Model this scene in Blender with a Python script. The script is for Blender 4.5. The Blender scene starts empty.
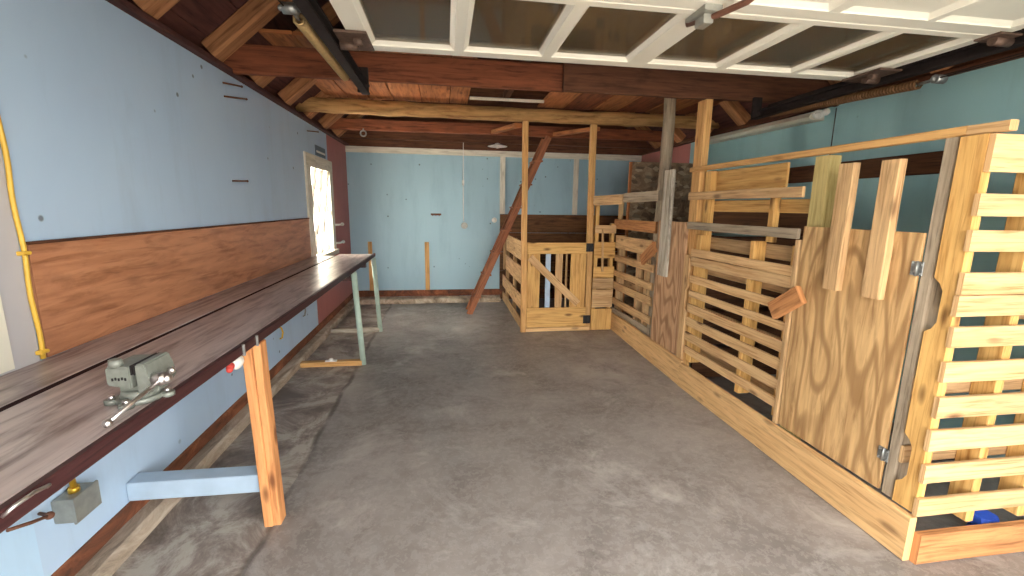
import bpy, bmesh, math, random
from mathutils import Vector, Matrix
random.seed(7)
SC = bpy.context.scene
COL = SC.collection
PI = math.pi

# ---------------------------------------------------------------- camera
YAW, PITCH, ROLL, FPX = .15146, .18202, .01436, 439.7
cam_d = bpy.data.cameras.new('camera'); cam = bpy.data.objects.new('camera', cam_d); COL.objects.link(cam)
cam_d.sensor_fit = 'HORIZONTAL'; cam_d.sensor_width = 36.0; cam_d.lens = FPX / 1024 * 36.0
cam_d.clip_start = .02
_fw = Vector((math.sin(YAW), math.cos(YAW), 0)); _rt = Vector((math.cos(YAW), -math.sin(YAW), 0)); _up = Vector((0, 0, 1))
fw = _fw * math.cos(PITCH) - _up * math.sin(PITCH)
up0 = _up * math.cos(PITCH) + _fw * math.sin(PITCH)
rt = _rt * math.cos(ROLL) + up0 * math.sin(ROLL)
up = up0 * math.cos(ROLL) - _rt * math.sin(ROLL)
cam.matrix_world = Matrix(((rt.x, up.x, -fw.x, 0), (rt.y, up.y, -fw.y, 0), (rt.z, up.z, -fw.z, 1.5), (0, 0, 0, 1)))
SC.camera = cam

# ---------------------------------------------------------------- light and exposure
SC.view_settings.view_transform = 'Standard'
SC.view_settings.look = 'None'
SC.view_settings.gamma = 1
SC.view_settings.use_curve_mapping = False
SC.view_settings.exposure = 2.46
W = bpy.data.worlds.new('sky'); SC.world = W; W.use_nodes = True
wn = W.node_tree.nodes; wl = W.node_tree.links
bg = wn['Background']
tcw = wn.new('ShaderNodeTexCoord'); sep = wn.new('ShaderNodeSeparateXYZ'); rampw = wn.new('ShaderNodeValToRGB')
wl.new(tcw.outputs['Generated'], sep.inputs[0]); wl.new(sep.outputs['Z'], rampw.inputs[0])
rampw.color_ramp.elements[0].position = 0.0; rampw.color_ramp.elements[0].color = (.55, .53, .50, 1)
rampw.color_ramp.elements[1].position = .12; rampw.color_ramp.elements[1].color = (1.0, .98, .95, 1)
wl.new(rampw.outputs[0], bg.inputs['Color'])
bg.inputs['Strength'].default_value = 2.25
# hazy low sun on the window side
sd = bpy.data.lights.new('sun', 'SUN'); sd.energy = 42; sd.angle = math.radians(30); sd.color = (1, .95, .86)
so = bpy.data.objects.new('sun', sd); COL.objects.link(so)
so.rotation_euler = Vector((.80, -.42, -.42)).to_track_quat('-Z', 'Y').to_euler()

# ---------------------------------------------------------------- materials
def S(r, g, b, a=1):
    f = lambda c: (c / 255 / 12.92) if c / 255 <= .04045 else ((c / 255 + .055) / 1.055) ** 2.4
    return (f(r), f(g), f(b), a)

class NT:
    def __init__(s, name):
        s.m = bpy.data.materials.new(name); s.m.use_nodes = True
        s.n = s.m.node_tree.nodes; s.l = s.m.node_tree.links; s.b = s.n['Principled BSDF']
    def node(s, t, **kw):
        n = s.n.new(t)
        for k, v in kw.items():
            if hasattr(n, k): setattr(n, k, v)
            else: n.inputs[k].default_value = v
        return n
    def link(s, a, b): s.l.new(a, b)
    def coord(s, kind, scale=(1, 1, 1)):
        t = s.node('ShaderNodeTexCoord'); m = s.node('ShaderNodeMapping'); m.inputs['Scale'].default_value = scale
        s.link(t.outputs[kind], m.inputs[0]); return m.outputs[0]
    def noise(s, co, sc, det=4, rough=.55, dist=0):
        n = s.node('ShaderNodeTexNoise'); n.inputs['Scale'].default_value = sc; n.inputs['Detail'].default_value = det
        n.inputs['Roughness'].default_value = rough; n.inputs['Distortion'].default_value = dist
        if co is not None: s.link(co, n.inputs['Vector'])
        return n.outputs['Fac']
    def ramp(s, f, stops):
        r = s.node('ShaderNodeValToRGB'); e = r.color_ramp.elements
        while len(e) < len(stops): e.new(.5)
        for k, (p, c) in enumerate(stops):
            e[k].position = p; e[k].color = c if len(c) == 4 else (*c, 1)
        s.link(f, r.inputs[0]); return r.outputs[0]
    def fr(s, f, a, b): return s.ramp(f, [(a, (0, 0, 0)), (b, (1, 1, 1))])
    def mix(s, f, a, b, mode='MIX'):
        m = s.node('ShaderNodeMix', data_type='RGBA', blend_type=mode)
        if isinstance(f, (int, float)): m.inputs[0].default_value = f
        else: s.link(f, m.inputs[0])
        for x, i in ((a, 6), (b, 7)):
            if isinstance(x, tuple): m.inputs[i].default_value = x
            else: s.link(x, m.inputs[i])
        return m.outputs[2]
    def math(s, op, a, b=None):
        m = s.node('ShaderNodeMath', operation=op)
        for x, i in ((a, 0), (b, 1)):
            if x is None: continue
            if isinstance(x, (int, float)): m.inputs[i].default_value = x
            else: s.link(x, m.inputs[i])
        return m.outputs[0]
    def bump(s, h, strength, dist=.01):
        b = s.node('ShaderNodeBump'); b.inputs['Strength'].default_value = strength; b.inputs['Distance'].default_value = dist
        s.link(h, b.inputs['Height']); s.link(b.outputs[0], s.b.inputs['Normal'])
    def col(s, c): s.link(c, s.b.inputs['Base Color'])

def wood(name, light, dark, rough=.7, grain=1.0, knots=.5, grime=.25, grimecol=(60, 45, 35), vary=.18, band=0):
    t = NT(name)
    uv = t.coord('UV', (1, 1, 1))
    ug = t.coord('UV', (1.6, 34 * grain, 1))
    g1 = t.noise(ug, 2.2, 6, .6, .6)
    ug2 = t.coord('UV', (.7, 9, 1))
    g2 = t.noise(ug2, 2.0, 3, .5, 1.2)
    c = t.ramp(g1, [(.34, S(*[x * .88 for x in dark])), (.50, S(*light)), (.72, S(*[min(255, x * 1.08) for x in light]))])
    c2 = t.ramp(g2, [(.35, S(*dark)), (.6, S(*light))])
    c = t.mix(.45, c, c2)
    if band:
        nz = t.noise(t.coord('UV', (.75, 3.1, 1)), 1.0, 2, .4, .25)
        sn = t.math('SINE', t.math('MULTIPLY', nz, band * 9.0))
        c = t.mix(t.math('MULTIPLY', t.fr(sn, -.2, .95), .75), c, S(*[x * .92 for x in dark]))
    if knots:
        v = t.node('ShaderNodeTexVoronoi'); v.inputs['Scale'].default_value = 1.0
        t.link(t.coord('UV', (3.2, 9, 1)), v.inputs['Vector'])
        k = t.ramp(v.outputs['Distance'], [(.08, (1, 1, 1)), (.20, (0, 0, 0))])
        c = t.mix(t.math('MULTIPLY', k, min(1, knots * 1.6)), c, S(dark[0] * .5, dark[1] * .42, dark[2] * .38))
    if grime:
        gm = t.noise(t.coord('UV', (1.5, 5, 1)), 1.7, 5, .65, .5)
        c = t.mix(t.math('MULTIPLY', t.fr(gm, .5, .78), grime * 1.6), c, S(*grimecol))
    oi = t.node('ShaderNodeObjectInfo')
    hsv = t.node('ShaderNodeHueSaturation')
    mr = t.node('ShaderNodeMapRange'); t.link(oi.outputs['Random'], mr.inputs[0])
    mr.inputs[3].default_value = 1 - vary; mr.inputs[4].default_value = 1 + vary * .6
    t.link(mr.outputs[0], hsv.inputs['Value']); t.link(c, hsv.inputs['Color'])
    t.col(hsv.outputs[0]); t.b.inputs['Roughness'].default_value = rough
    t.b.inputs['Specular IOR Level'].default_value = .3
    t.bump(g1, .25, .004)
    return t.m

def plain(name, col, rough=.5, metal=0, var=.12, scale=30, spec=.5):
    t = NT(name); f = t.noise(t.coord('Object'), scale, 4)
    t.col(t.mix(f, S(*[x * (1 - var) for x in col]), S(*[min(255, x * (1 + var)) for x in col])))
    t.b.inputs['Roughness'].default_value = rough; t.b.inputs['Metallic'].default_value = metal
    t.b.inputs['Specular IOR Level'].default_value = spec
    return t.m

def painted_wall(name, col, col2, lower=None, split=0, rough=.55, specks=True):
    t = NT(name); co = t.coord('Object')
    a = t.noise(co, .9, 4, .6, .3)
    c = t.mix(t.fr(a, .3, .7), S(*col), S(*col2))
    if lower:
        sx = t.node('ShaderNodeSeparateXYZ'); t.link(co, sx.inputs[0])
        c = t.mix(t.fr(sx.outputs['Z'], split - .004, split + .004), S(*lower), c)
    st = t.noise(t.coord('Object', (2.5, 2.5, .5)), 2.0, 5, .65)
    c = t.mix(t.math('MULTIPLY', t.fr(st, .5, .8), .28), c, S(*[x * .72 for x in col]))
    if specks:
        v = t.node('ShaderNodeTexVoronoi'); v.inputs['Scale'].default_value = 5.5; t.link(co, v.inputs['Vector'])
        w = t.node('ShaderNodeTexNoise'); w.inputs['Scale'].default_value = 2.1; t.link(co, w.inputs['Vector'])
        k = t.math('MULTIPLY', t.ramp(v.outputs['Distance'], [(.05, (1, 1, 1)), (.08, (0, 0, 0))]), t.fr(w.outputs['Fac'], .44, .50))
        c = t.mix(t.math('MULTIPLY', k, .75), c, S(70, 65, 70))
        sc = t.noise(t.coord('Object', (1, 1, 6)), 7, 6, .75, 1.5)
        c = t.mix(t.math('MULTIPLY', t.fr(sc, .68, .74), .35), c, S(*[min(255, x * 1.12 + 12) for x in col2]))
    t.col(c); t.b.inputs['Roughness'].default_value = rough; t.b.inputs['Specular IOR Level'].default_value = .35
    t.bump(t.noise(co, 14, 4), .08, .01)
    return t.m

M = {}
M['pallet'] = wood('pallet_wood', (214, 178, 130), (176, 128, 78), .72, 1, .5, .12, (128, 84, 48), .12)
M['pallet_old'] = wood('aged_pallet_wood', (206, 170, 124), (156, 118, 78), .8, 1, .4, .25, (96, 70, 50), .14)
M['yellow'] = wood('yellow_pine', (218, 174, 106), (180, 126, 62), .65, .8, .5, .1, (120, 74, 36), .08)
M['kerb'] = wood('fresh_board', (222, 182, 128), (192, 146, 94), .7, .6, .35, .06, (150, 104, 62), .04)
M['kerb_brown'] = wood('brown_board', (196, 138, 88), (140, 88, 50), .72, .9, .5, .25, (80, 50, 30), .05)
M['fir'] = wood('clean_fir', (214, 168, 108), (176, 124, 68), .68, .8, .35, .1, (120, 84, 50), .08)
M['grey'] = wood('weathered_grey_wood', (172, 156, 134), (122, 106, 88), .85, 1, .3, .3, (74, 64, 54), .1)
M['oldgrey'] = wood('silvered_board', (196, 188, 172), (120, 108, 92), .88, 1.2, .2, .6, (74, 66, 58), .05)
M['treated'] = wood('treated_post_wood', (196, 178, 120), (158, 138, 82), .75, .7, .25, .15, (100, 90, 55), .04)
M['ply'] = wood('plywood_face', (212, 174, 122), (160, 120, 76), .7, .5, .12, .2, (110, 80, 52), .04, band=9)
M['ply_pink'] = wood('plywood_tan_face', (204, 164, 126), (156, 114, 80), .75, .5, .1, .12, (110, 78, 54), .04, band=12)
M['wainscot'] = wood('varnished_plywood', (196, 138, 102), (156, 100, 68), .42, .35, .12, .3, (124, 80, 62), .02)
M['dark'] = wood('dark_brown_boards', (104, 68, 44), (62, 38, 24), .8, .8, .3, .4, (34, 22, 16), .18)
M['backplank'] = wood('stained_planks', (120, 84, 56), (74, 46, 28), .8, .7, .3, .5, (38, 26, 18), .15)
M['beam'] = wood('old_red_beam', (140, 80, 52), (88, 46, 28), .8, .7, .3, .4, (44, 26, 18), .12)
M['beam_dark'] = wood('old_dark_beam', (104, 66, 46), (64, 38, 26), .82, .7, .2, .35, (36, 24, 18), .08)
M['loft'] = wood('loft_board_wood', (186, 118, 70), (128, 74, 42), .75, .5, .3, .3, (74, 42, 26), .2)
M['rafter'] = wood('rafter_wood', (184, 130, 88), (130, 84, 54), .8, .6, .2, .3, (76, 48, 34), .12)
M['deck'] = wood('roof_deck', (96, 60, 54), (66, 40, 38), .85, .4, .2, .3, (40, 26, 26), .1)
M['log'] = wood('barked_log', (190, 148, 96), (132, 94, 56), .85, .25, .15, .35, (74, 48, 30), .04)
M['leg'] = wood('orange_fir_leg', (214, 152, 98), (180, 114, 66), .6, .6, .5, .06, (130, 76, 42), .03)
M['ladder'] = wood('red_brown_ladder_wood', (158, 100, 68), (104, 60, 40), .65, .8, .2, .3, (60, 34, 26), .06)
M['osb'] = None
M['bench'] = wood('worn_bench_top', (182, 168, 164), (118, 100, 98), .30, .45, .15, .55, (62, 42, 40), .03)
M['bench_edge'] = wood('maroon_bench_edge', (70, 40, 40), (42, 25, 26), .5, .8, 0, .3, (44, 26, 26), .03)
M['blue_lumber'] = plain('pale_blue_paint', (168, 188, 206), .5, 0, .08, 9)
M['white'] = plain('white_paint', (226, 222, 206), .45, 0, .04, 5)
M['white_batten'] = wood('white_batten_paint', (226, 220, 206), (206, 198, 180), .5, .5, .15, .08, (170, 150, 120), .02)
M['door_white'] = plain('door_paint', (226, 222, 208), .35, 0, .03, 6)
M['plaster'] = painted_wall('grey_white_panel', (196, 194, 196), (180, 178, 182), specks=False)
M['blue'] = painted_wall('pale_blue_wall_paint', (184, 208, 231), (172, 197, 224))
M['blue_low'] = painted_wall('lower_blue_wall_paint', (186, 216, 240), (176, 206, 232))
M['blue_back'] = painted_wall('back_blue_wall_paint', (144, 182, 224), (134, 172, 214), lower=(160, 192, 208), split=1.378)
M['blue_right'] = painted_wall('shaded_blue_wall_paint', (156, 196, 200), (142, 184, 190))  # same blue paint; its shading and warm bounce are put into this colour
M['pink'] = painted_wall('dusty_pink_paint', (186, 118, 112), (170, 104, 100), specks=False)
M['metal'] = plain('galvanised_steel', (150, 152, 150), .42, .8, .15, 40)
M['steel'] = plain('bright_steel', (222, 216, 214), .3, 1, .05, 40)
M['zinc'] = plain('grey_box_steel', (150, 150, 142), .45, .55, .18, 22)
M['dark_metal'] = plain('dark_track_steel', (40, 34, 33), .75, 0, .3, 30, .12)
M['rust'] = plain('rusty_steel', (110, 74, 58), .7, .4, .3, 40)
M['bracket'] = plain('grimy_bracket_steel', (84, 66, 56), .6, .4, .5, 60)
M['crack'] = plain('gap_shade', (44, 26, 26), .9, 0, .2, 30, .1)  # dark colour standing in for shade in the bench plank gap
M['brass'] = plain('brass_fitting', (212, 170, 60), .35, .6, .1, 40)
M['green_pipe'] = plain('pale_green_pipe_paint', (170, 190, 176), .45, 0, .1, 20)
M['vise'] = plain('grey_green_cast_iron', (128, 132, 124), .45, .25, .14, 60)
M['black'] = plain('black_iron', (40, 38, 38), .5, .4, .2, 40)
M['spring'] = plain('tan_spring_steel', (178, 150, 104), .45, .5, .15, 60)
M['spring_brown'] = plain('brown_spring_steel', (112, 78, 48), .5, .5, .2, 60)
M['yellow_cable'] = plain('yellow_cable_sheath', (228, 184, 70), .45, 0, .08, 20)
M['white_plastic'] = plain('white_plastic', (232, 230, 224), .35, 0, .03, 20)
M['red'] = plain('red_cloth', (196, 70, 62), .8, 0, .15, 60)
M['blue_tarp'] = plain('blue_tarp', (46, 84, 190), .5, 0, .12, 30)
M['plate'] = plain('slate_blue_plate', (92, 110, 128), .5, .1, .12, 40)
M['twine'] = plain('grey_wire', (120, 112, 104), .6, .3, .1, 20)

def mat_osb():
    t = NT('weathered_chipboard'); co = t.coord('Object')
    v = t.node('ShaderNodeTexVoronoi'); v.inputs['Scale'].default_value = 14; t.link(t.coord('Object', (1, 1, 2)), v.inputs['Vector'])
    c = t.ramp(t.noise(co, 6, 6, .7, .8), [(.32, S(74, 60, 48)), (.5, S(132, 108, 84)), (.68, S(168, 146, 118))])
    vb = t.node('ShaderNodeSeparateXYZ'); t.link(v.outputs['Color'], vb.inputs[0])
    c = t.mix(t.math('MULTIPLY', t.fr(vb.outputs['X'], .6, .95), .6), c, S(196, 178, 150))
    c = t.mix(t.math('MULTIPLY', t.fr(vb.outputs['Y'], .7, .95), .6), c, S(58, 46, 38))
    t.col(c); t.b.inputs['Roughness'].default_value = .85; return t.m
M['osb'] = mat_osb()

def mat_floor():
    t = NT('worn_concrete'); co = t.coord('Object')
    a = t.noise(co, .85, 8, .62, .8)
    c = t.ramp(a, [(.28, S(102, 96, 92)), (.46, S(134, 127, 122)), (.60, S(150, 143, 138)), (.78, S(168, 162, 157))])
    b = t.noise(co, 3.6, 8, .7, .6)
    c = t.mix(t.math('MULTIPLY', t.fr(b, .46, .72), .55), c, S(102, 94, 90))
    w = t.noise(co, 1.5, 9, .72, .5)
    c = t.mix(t.math('MULTIPLY', t.fr(w, .54, .66), .55), c, S(194, 188, 182))
    d = t.noise(co, 2.1, 10, .78, .7)
    c = t.mix(t.math('MULTIPLY', t.fr(d, .57, .69), .6), c, S(82, 74, 70))
    fine = t.noise(co, 22, 8, .75, .3)
    c = t.mix(t.math('MULTIPLY', t.fr(fine, .48, .66), .32), c, S(88, 80, 76))
    c = t.mix(t.math('MULTIPLY', t.fr(fine, .52, .36), .22), c, S(184, 178, 172))
    # older strip of slab along the bench side, with its crack
    sx = t.node('ShaderNodeSeparateXYZ'); t.link(co, sx.inputs[0])
    wob = t.noise(t.coord('Object', (0, 1, 0)), 2.2, 4)
    ex = t.math('ADD', sx.outputs['X'], t.math('MULTIPLY', wob, .09))
    strip = t.ramp(ex, [(0.0, (1, 1, 1)), (.001, (0, 0, 0))])
    ex2 = t.math('ADD', ex, .795)
    strip = t.fr(t.math('MULTIPLY', ex2, -1), -.004, .004)
    fade = t.fr(sx.outputs['Y'], .0, 1.0)
    s1 = t.ramp(t.noise(co, 2.6, 9, .74, .6), [(.38, S(84, 70, 62)), (.48, S(136, 122, 112)), (.56, S(180, 172, 160))])
    c = t.mix(t.math('MULTIPLY', strip, .75), c, s1)
    ab = t.math('ABSOLUTE', ex2)
    crack = t.math('MULTIPLY', t.ramp(ab, [(.008, (1, 1, 1)), (.024, (0, 0, 0))]), t.fr(t.noise(co, 4, 4), .35, .55))
    c = t.mix(t.math('MULTIPLY', crack, .7), c, S(66, 54, 48))
    t.col(c)
    rr = t.ramp(b, [(.3, (.34,) * 3), (.7, (.56,) * 3)])
    t.link(rr, t.b.inputs['Roughness']); t.b.inputs['Specular IOR Level'].default_value = .4
    t.bump(t.math('ADD', b, t.noise(co, 30, 4)), .14, .01)
    return t.m
M['floor'] = mat_floor()
def mat_glow_pane():  # translucency added so the sunlit pane glows white and spreads light indoors
    t = NT('sun_glow_window_glass'); out = t.n['Material Output']
    tr = t.node('ShaderNodeBsdfTransparent'); tl = t.node('ShaderNodeBsdfTranslucent'); tl.inputs[0].default_value = (.62, .61, .58, 1)
    mx = t.node('ShaderNodeMixShader'); mx.inputs[0].default_value = .94; t.link(tr.outputs[0], mx.inputs[1]); t.link(tl.outputs[0], mx.inputs[2])
    t.link(mx.outputs[0], out.inputs[0]); return t.m
M['glow_glass'] = mat_glow_pane()

def mat_curb(name, c0, c1, c2):
    t = NT(name); f = t.noise(t.coord('Object', (1, .35, 1)), 7, 8, .7, .8)
    t.col(t.ramp(f, [(.32, S(*c0)), (.5, S(*c1)), (.68, S(*c2))])); t.b.inputs['Roughness'].default_value = .85
    t.bump(f, .5, .02); return t.m
M['curb'] = mat_curb('dirty_curb', (104, 90, 76), (168, 152, 134), (204, 192, 174))
M['drive'] = mat_curb('pale_driveway', (104, 100, 94), (120, 116, 110), (134, 130, 124))
M['sill'] = mat_curb('rotten_sill', (62, 40, 30), (116, 68, 44), (158, 100, 66))

def mat_glass(name, dust, ior, clear):
    t = NT(name); out = t.n['Material Output']
    tr = t.node('ShaderNodeBsdfTransparent'); tr.inputs[0].default_value = clear
    gl = t.node('ShaderNodeBsdfGlossy'); gl.inputs['Roughness'].default_value = .06
    df = t.node('ShaderNodeBsdfDiffuse'); df.inputs[0].default_value = S(160, 138, 108)
    fz = t.node('ShaderNodeFresnel'); fz.inputs[0].default_value = ior
    m0 = t.node('ShaderNodeMixShader'); m0.inputs[0].default_value = dust; t.link(tr.outputs[0], m0.inputs[1]); t.link(df.outputs[0], m0.inputs[2])
    mx = t.node('ShaderNodeMixShader'); t.link(fz.outputs[0], mx.inputs[0]); t.link(m0.outputs[0], mx.inputs[1]); t.link(gl.outputs[0], mx.inputs[2])
    t.link(mx.outputs[0], out.inputs[0]); return t.m
M['glass'] = mat_glass('door_window_glass', .28, 1.2, (.9, .9, .86, 1))

# ---------------------------------------------------------------- geometry helpers
def board(bm, p0, p1, wdir, w, t, ch=.004, n=3, warp=.0012):
    """a sawn board from p0 to p1 (centres of its ends), w wide along wdir, t thick"""
    p0, p1 = Vector(p0), Vector(p1); ax = p1 - p0; L = ax.length; ax.normalize()
    wd = Vector(wdir); wd = (wd - ax * wd.dot(ax)).normalized(); td = ax.cross(wd)
    ch = min(ch, w * .3, t * .3); hw, ht = w / 2, t / 2
    prof = [(-hw + ch, -ht), (hw - ch, -ht), (hw, -ht + ch), (hw, ht - ch), (hw - ch, ht), (-hw + ch, ht), (-hw, ht - ch), (-hw, -ht + ch)]
    uvl = bm.loops.layers.uv.verify(); ru, rv = random.uniform(0, 40), random.uniform(0, 40)
    per = [0.0]
    for k in range(8):
        a, b = prof[k], prof[(k + 1) % 8]; per.append(per[-1] + math.hypot(b[0] - a[0], b[1] - a[1]))
    rings = []
    for i in range(n + 1):
        f = i / n; dx = random.uniform(-warp, warp) if 0 < i < n else 0; dy = random.uniform(-warp, warp) if 0 < i < n else 0
        rings.append([bm.verts.new(p0 + ax * (L * f) + wd * (a + dx) + td * (b + dy)) for a, b in prof])
    for i in range(n):
        for k in range(8):
            k2 = (k + 1) % 8
            fc = bm.faces.new((rings[i][k], rings[i][k2], rings[i + 1][k2], rings[i + 1][k]))
            for lp, (u, v) in zip(fc.loops, ((i / n, per[k]), (i / n, per[k + 1]), ((i + 1) / n, per[k + 1]), ((i + 1) / n, per[k]))):
                lp[uvl].uv = (u * L + ru, v + rv)
    for ring, rev in ((rings[0], True), (rings[-1], False)):
        fc = bm.faces.new(list(reversed(ring)) if rev else ring)
        for lp in fc.loops:
            d = lp.vert.co - p0; lp[uvl].uv = (d.dot(wd) * .2 + ru, d.dot(td) * 2 + rv)
    return bm

def bx(bm, x0, x1, y0, y1, z0, z1, **kw):
    d = [(x1 - x0, 0), (y1 - y0, 1), (z1 - z0, 2)]; d.sort(reverse=True)
    c = Vector(((x0 + x1) / 2, (y0 + y1) / 2, (z0 + z1) / 2)); e = [Vector((1, 0, 0)), Vector((0, 1, 0)), Vector((0, 0, 1))]
    la = e[d[0][1]] * d[0][0] / 2
    return board(bm, c - la, c + la, e[d[1][1]], d[1][0], d[2][0], **kw)

def tube(bm, pts, r, seg=10, caps=True):
    pts = [Vector(p) for p in pts]; rs = r if isinstance(r, (list, tuple)) else [r] * len(pts)
    uvl = bm.loops.layers.uv.verify(); rings = []; ref = None; L = 0
    for i, p in enumerate(pts):
        a = pts[max(i - 1, 0)]; b = pts[min(i + 1, len(pts) - 1)]; ax = (b - a).normalized()
        if ref is None: ref = Vector((0, 0, 1)) if abs(ax.z) < .9 else Vector((1, 0, 0))
        u = (ref - ax * ref.dot(ax)).normalized(); v = ax.cross(u); ref = u
        if i: L += (p - pts[i - 1]).length
        rings.append(([bm.verts.new(p + u * math.cos(2 * PI * k / seg) * rs[i] + v * math.sin(2 * PI * k / seg) * rs[i]) for k in range(seg)], L))
    for (r0, l0), (r1, l1) in zip(rings, rings[1:]):
        for k in range(seg):
            f = bm.faces.new((r0[k], r0[(k + 1) % seg], r1[(k + 1) % seg], r1[k])); f.smooth = True
            for lp, uvc in zip(f.loops, ((l0, k), (l0, k + 1), (l1, k + 1), (l1, k))): lp[uvl].uv = (uvc[0], uvc[1] * 2 * PI * rs[0] / seg)
    if caps:
        bm.faces.new(list(reversed(rings[0][0]))); bm.faces.new(rings[-1][0])
    return bm

def ball(bm, c, r, s=(1, 1, 1)):
    g = bmesh.ops.create_uvsphere(bm, u_segments=14, v_segments=9, radius=r)
    for v in g['verts']:
        v.co = Vector((v.co.x * s[0], v.co.y * s[1], v.co.z * s[2])) + Vector(c)
        for f in v.link_faces: f.smooth = True
    return bm

def prism(bm, poly, d, ch=0):
    """poly: list of 3-D points of one face, extruded by vector d"""
    uvl = bm.loops.layers.uv.verify()
    a = [bm.verts.new(Vector(p)) for p in poly]; b = [bm.verts.new(Vector(p) + Vector(d)) for p in poly]
    fs = [bm.faces.new(list(reversed(a))), bm.faces.new(b)]
    n = len(poly)
    for k in range(n): fs.append(bm.faces.new((a[k], a[(k + 1) % n], b[(k + 1) % n], b[k])))
    ex = max(range(3), key=lambda i: max(Vector(p)[i] for p in poly) - min(Vector(p)[i] for p in poly))
    o = [(1, 2), (0, 2), (0, 1)][ex]
    for f in fs:
        for lp in f.loops: lp[uvl].uv = (lp.vert.co[ex], lp.vert.co[o[0]] + lp.vert.co[o[1]])
    return bm

BM = bmesh.new
def obj(name, bm, mat, parent=None, label=None):
    bmesh.ops.recalc_face_normals(bm, faces=bm.faces[:])
    me = bpy.data.meshes.new(name); bm.to_mesh(me); bm.free()
    o = bpy.data.objects.new(name, me); COL.objects.link(o)
    me.materials.append(M[mat] if isinstance(mat, str) else mat)
    if parent is not None:
        t = Vector((0, 0, 0)); p = parent
        while p is not None: t += p.location; p = p.parent
        me.transform(Matrix.Translation(-t)); o.parent = parent
    else:
        co = [v.co for v in me.vertices]
        base = Vector(((min(c.x for c in co) + max(c.x for c in co)) / 2, (min(c.y for c in co) + max(c.y for c in co)) / 2, min(c.z for c in co)))
        me.transform(Matrix.Translation(-base)); o.location = base
    if label: o['label'] = label
    return o

def struct(name, bm, mat, parent=None):
    bmesh.ops.recalc_face_normals(bm, faces=bm.faces[:])
    me = bpy.data.meshes.new(name); bm.to_mesh(me); bm.free()
    o = bpy.data.objects.new(name, me); COL.objects.link(o); me.materials.append(M[mat]); o.parent = parent
    if parent is None: o['kind'] = 'structure'
    return o

def tag(o, label, cat, group=None):
    o['label'] = label; o['category'] = cat
    if group: o['group'] = group
    return o

def thing(name, label, cat, loc, group=None):
    o = bpy.data.objects.new(name, None); COL.objects.link(o); o.location = loc; o.empty_display_size = .1
    return tag(o, label, cat, group)

def one(name, bm, mat, label, cat, group=None): return tag(obj(name, bm, mat), label, cat, group)

XL, XR, YB, PZ = -1.45, 3.2, 7.1, 2.36       # walls and top of the walls
# ================================================================ SETTING
b = BM(); bx(b, XL - .15, XR + .15, -.4, YB + .15, -.12, 0, n=1, warp=0, ch=0.0001); struct('floor', b, 'floor')
b = BM(); bx(b, -14, 14, -16, -.4, -.14, -.02, n=1, warp=0, ch=.0001); bx(b, -14, XL - .15, -.4, 14, -.14, -.02, n=1, warp=0, ch=.0001); struct('driveway', b, 'drive')

FL = dict(n=1, warp=0, ch=.0005)
# wall with the window, blue
b = BM()
bx(b, XL - .1, XL, 1.745, 5.06, .14, PZ, **FL)
bx(b, XL - .1, XL, 5.06, 6.0, 2.02, PZ, **FL)
bx(b, XL - .1, XL, 5.06, 5.15, .14, .9, **FL)
bx(b, XL - .1, XL, 1.606, 1.745, .14, .93, **FL)
struct('wall_left', b, 'blue')
b = BM(); bx(b, XL - .1, XL, 5.15, 6.12, .14, .9, **FL); bx(b, XL - .1, XL, 6.12, YB, .14, PZ, **FL); bx(b, XL - .1, XL, 6.0, 6.12, 2.02, PZ, **FL)
struct('wall_left_end', b, 'pink')
b = BM(); bx(b, XL - .1, XL + .004, -.4, 1.742, .93, PZ, **FL); struct('wall_left_front', b, 'plaster')
b = BM(); bx(b, XL - .1, XL + .003, -.4, 1.604, .14, .93, **FL); struct('wall_left_skirt', b, 'blue_low')
b = BM(); bx(b, XL, XL + .02, 1.45, 1.632, .945, 1.9, n=1, warp=0, ch=.003); struct('trim_1', b, 'white')
b = BM(); bx(b, XL, XL + .012, 1.765, 5.03, .936, 1.347, n=2, warp=0, ch=.002); struct('trim_2', b, 'wainscot')
b = BM(); bx(b, XL, XL + .02, 1.765, 5.03, 1.347, 1.357, n=2, warp=0, ch=.002); struct('trim_3', b, 'beam_dark')
b = BM(); bx(b, XL - .1, XL + .012, -.4, YB, .065, .146, n=16, warp=.004, ch=.006); struct('baseboard_left', b, 'sill')
b = BM(); bx(b, XL - .1, XL + .094, -.4, YB, -.02, .07, n=22, warp=.006, ch=.014); struct('trim_4', b, 'curb')
b = BM(); bx(b, XL - .12, XL + .05, -.4, YB, PZ, PZ + .03, n=2, warp=0); bx(b, XL - .12, XL - .05, -.4, YB, PZ + .03, PZ + .085, n=2, warp=0); struct('trim_5', b, 'deck')
# back wall
b = BM(); bx(b, XL - .1, XR + .1, YB, YB + .1, -.05, PZ, **FL); struct('wall_back', b, 'blue_back')
b = BM(); bx(b, XL, XR, YB - .022, YB, 2.272, 2.36, n=4, warp=.002); struct('trim_6', b, 'white_batten')
b = BM(); bx(b, .866, .95, YB - .02, YB, 1.39, 2.272, n=3); struct('trim_7', b, 'white_batten')
b = BM(); bx(b, 2.06, 2.144, YB - .02, YB, 1.39, 2.272, n=3); struct('trim_8', b, 'white_batten')
b = BM(); bx(b, -.325, -.257, YB - .022, YB, .165, .937, n=3); struct('trim_9', b, 'fir')
b = BM(); bx(b, -1.19, -1.13, YB - .022, YB, .165, .94, n=3); struct('trim_10', b, 'fir')
b = BM(); bx(b, XL, XR, YB - .03, YB, .07, .168, n=9, warp=.003); struct('baseboard_back', b, 'sill')
b = BM(); bx(b, XL + .09, .86, 6.84, YB, -.02, .07, n=14, warp=.007, ch=.012); struct('trim_11', b, 'curb')
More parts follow.
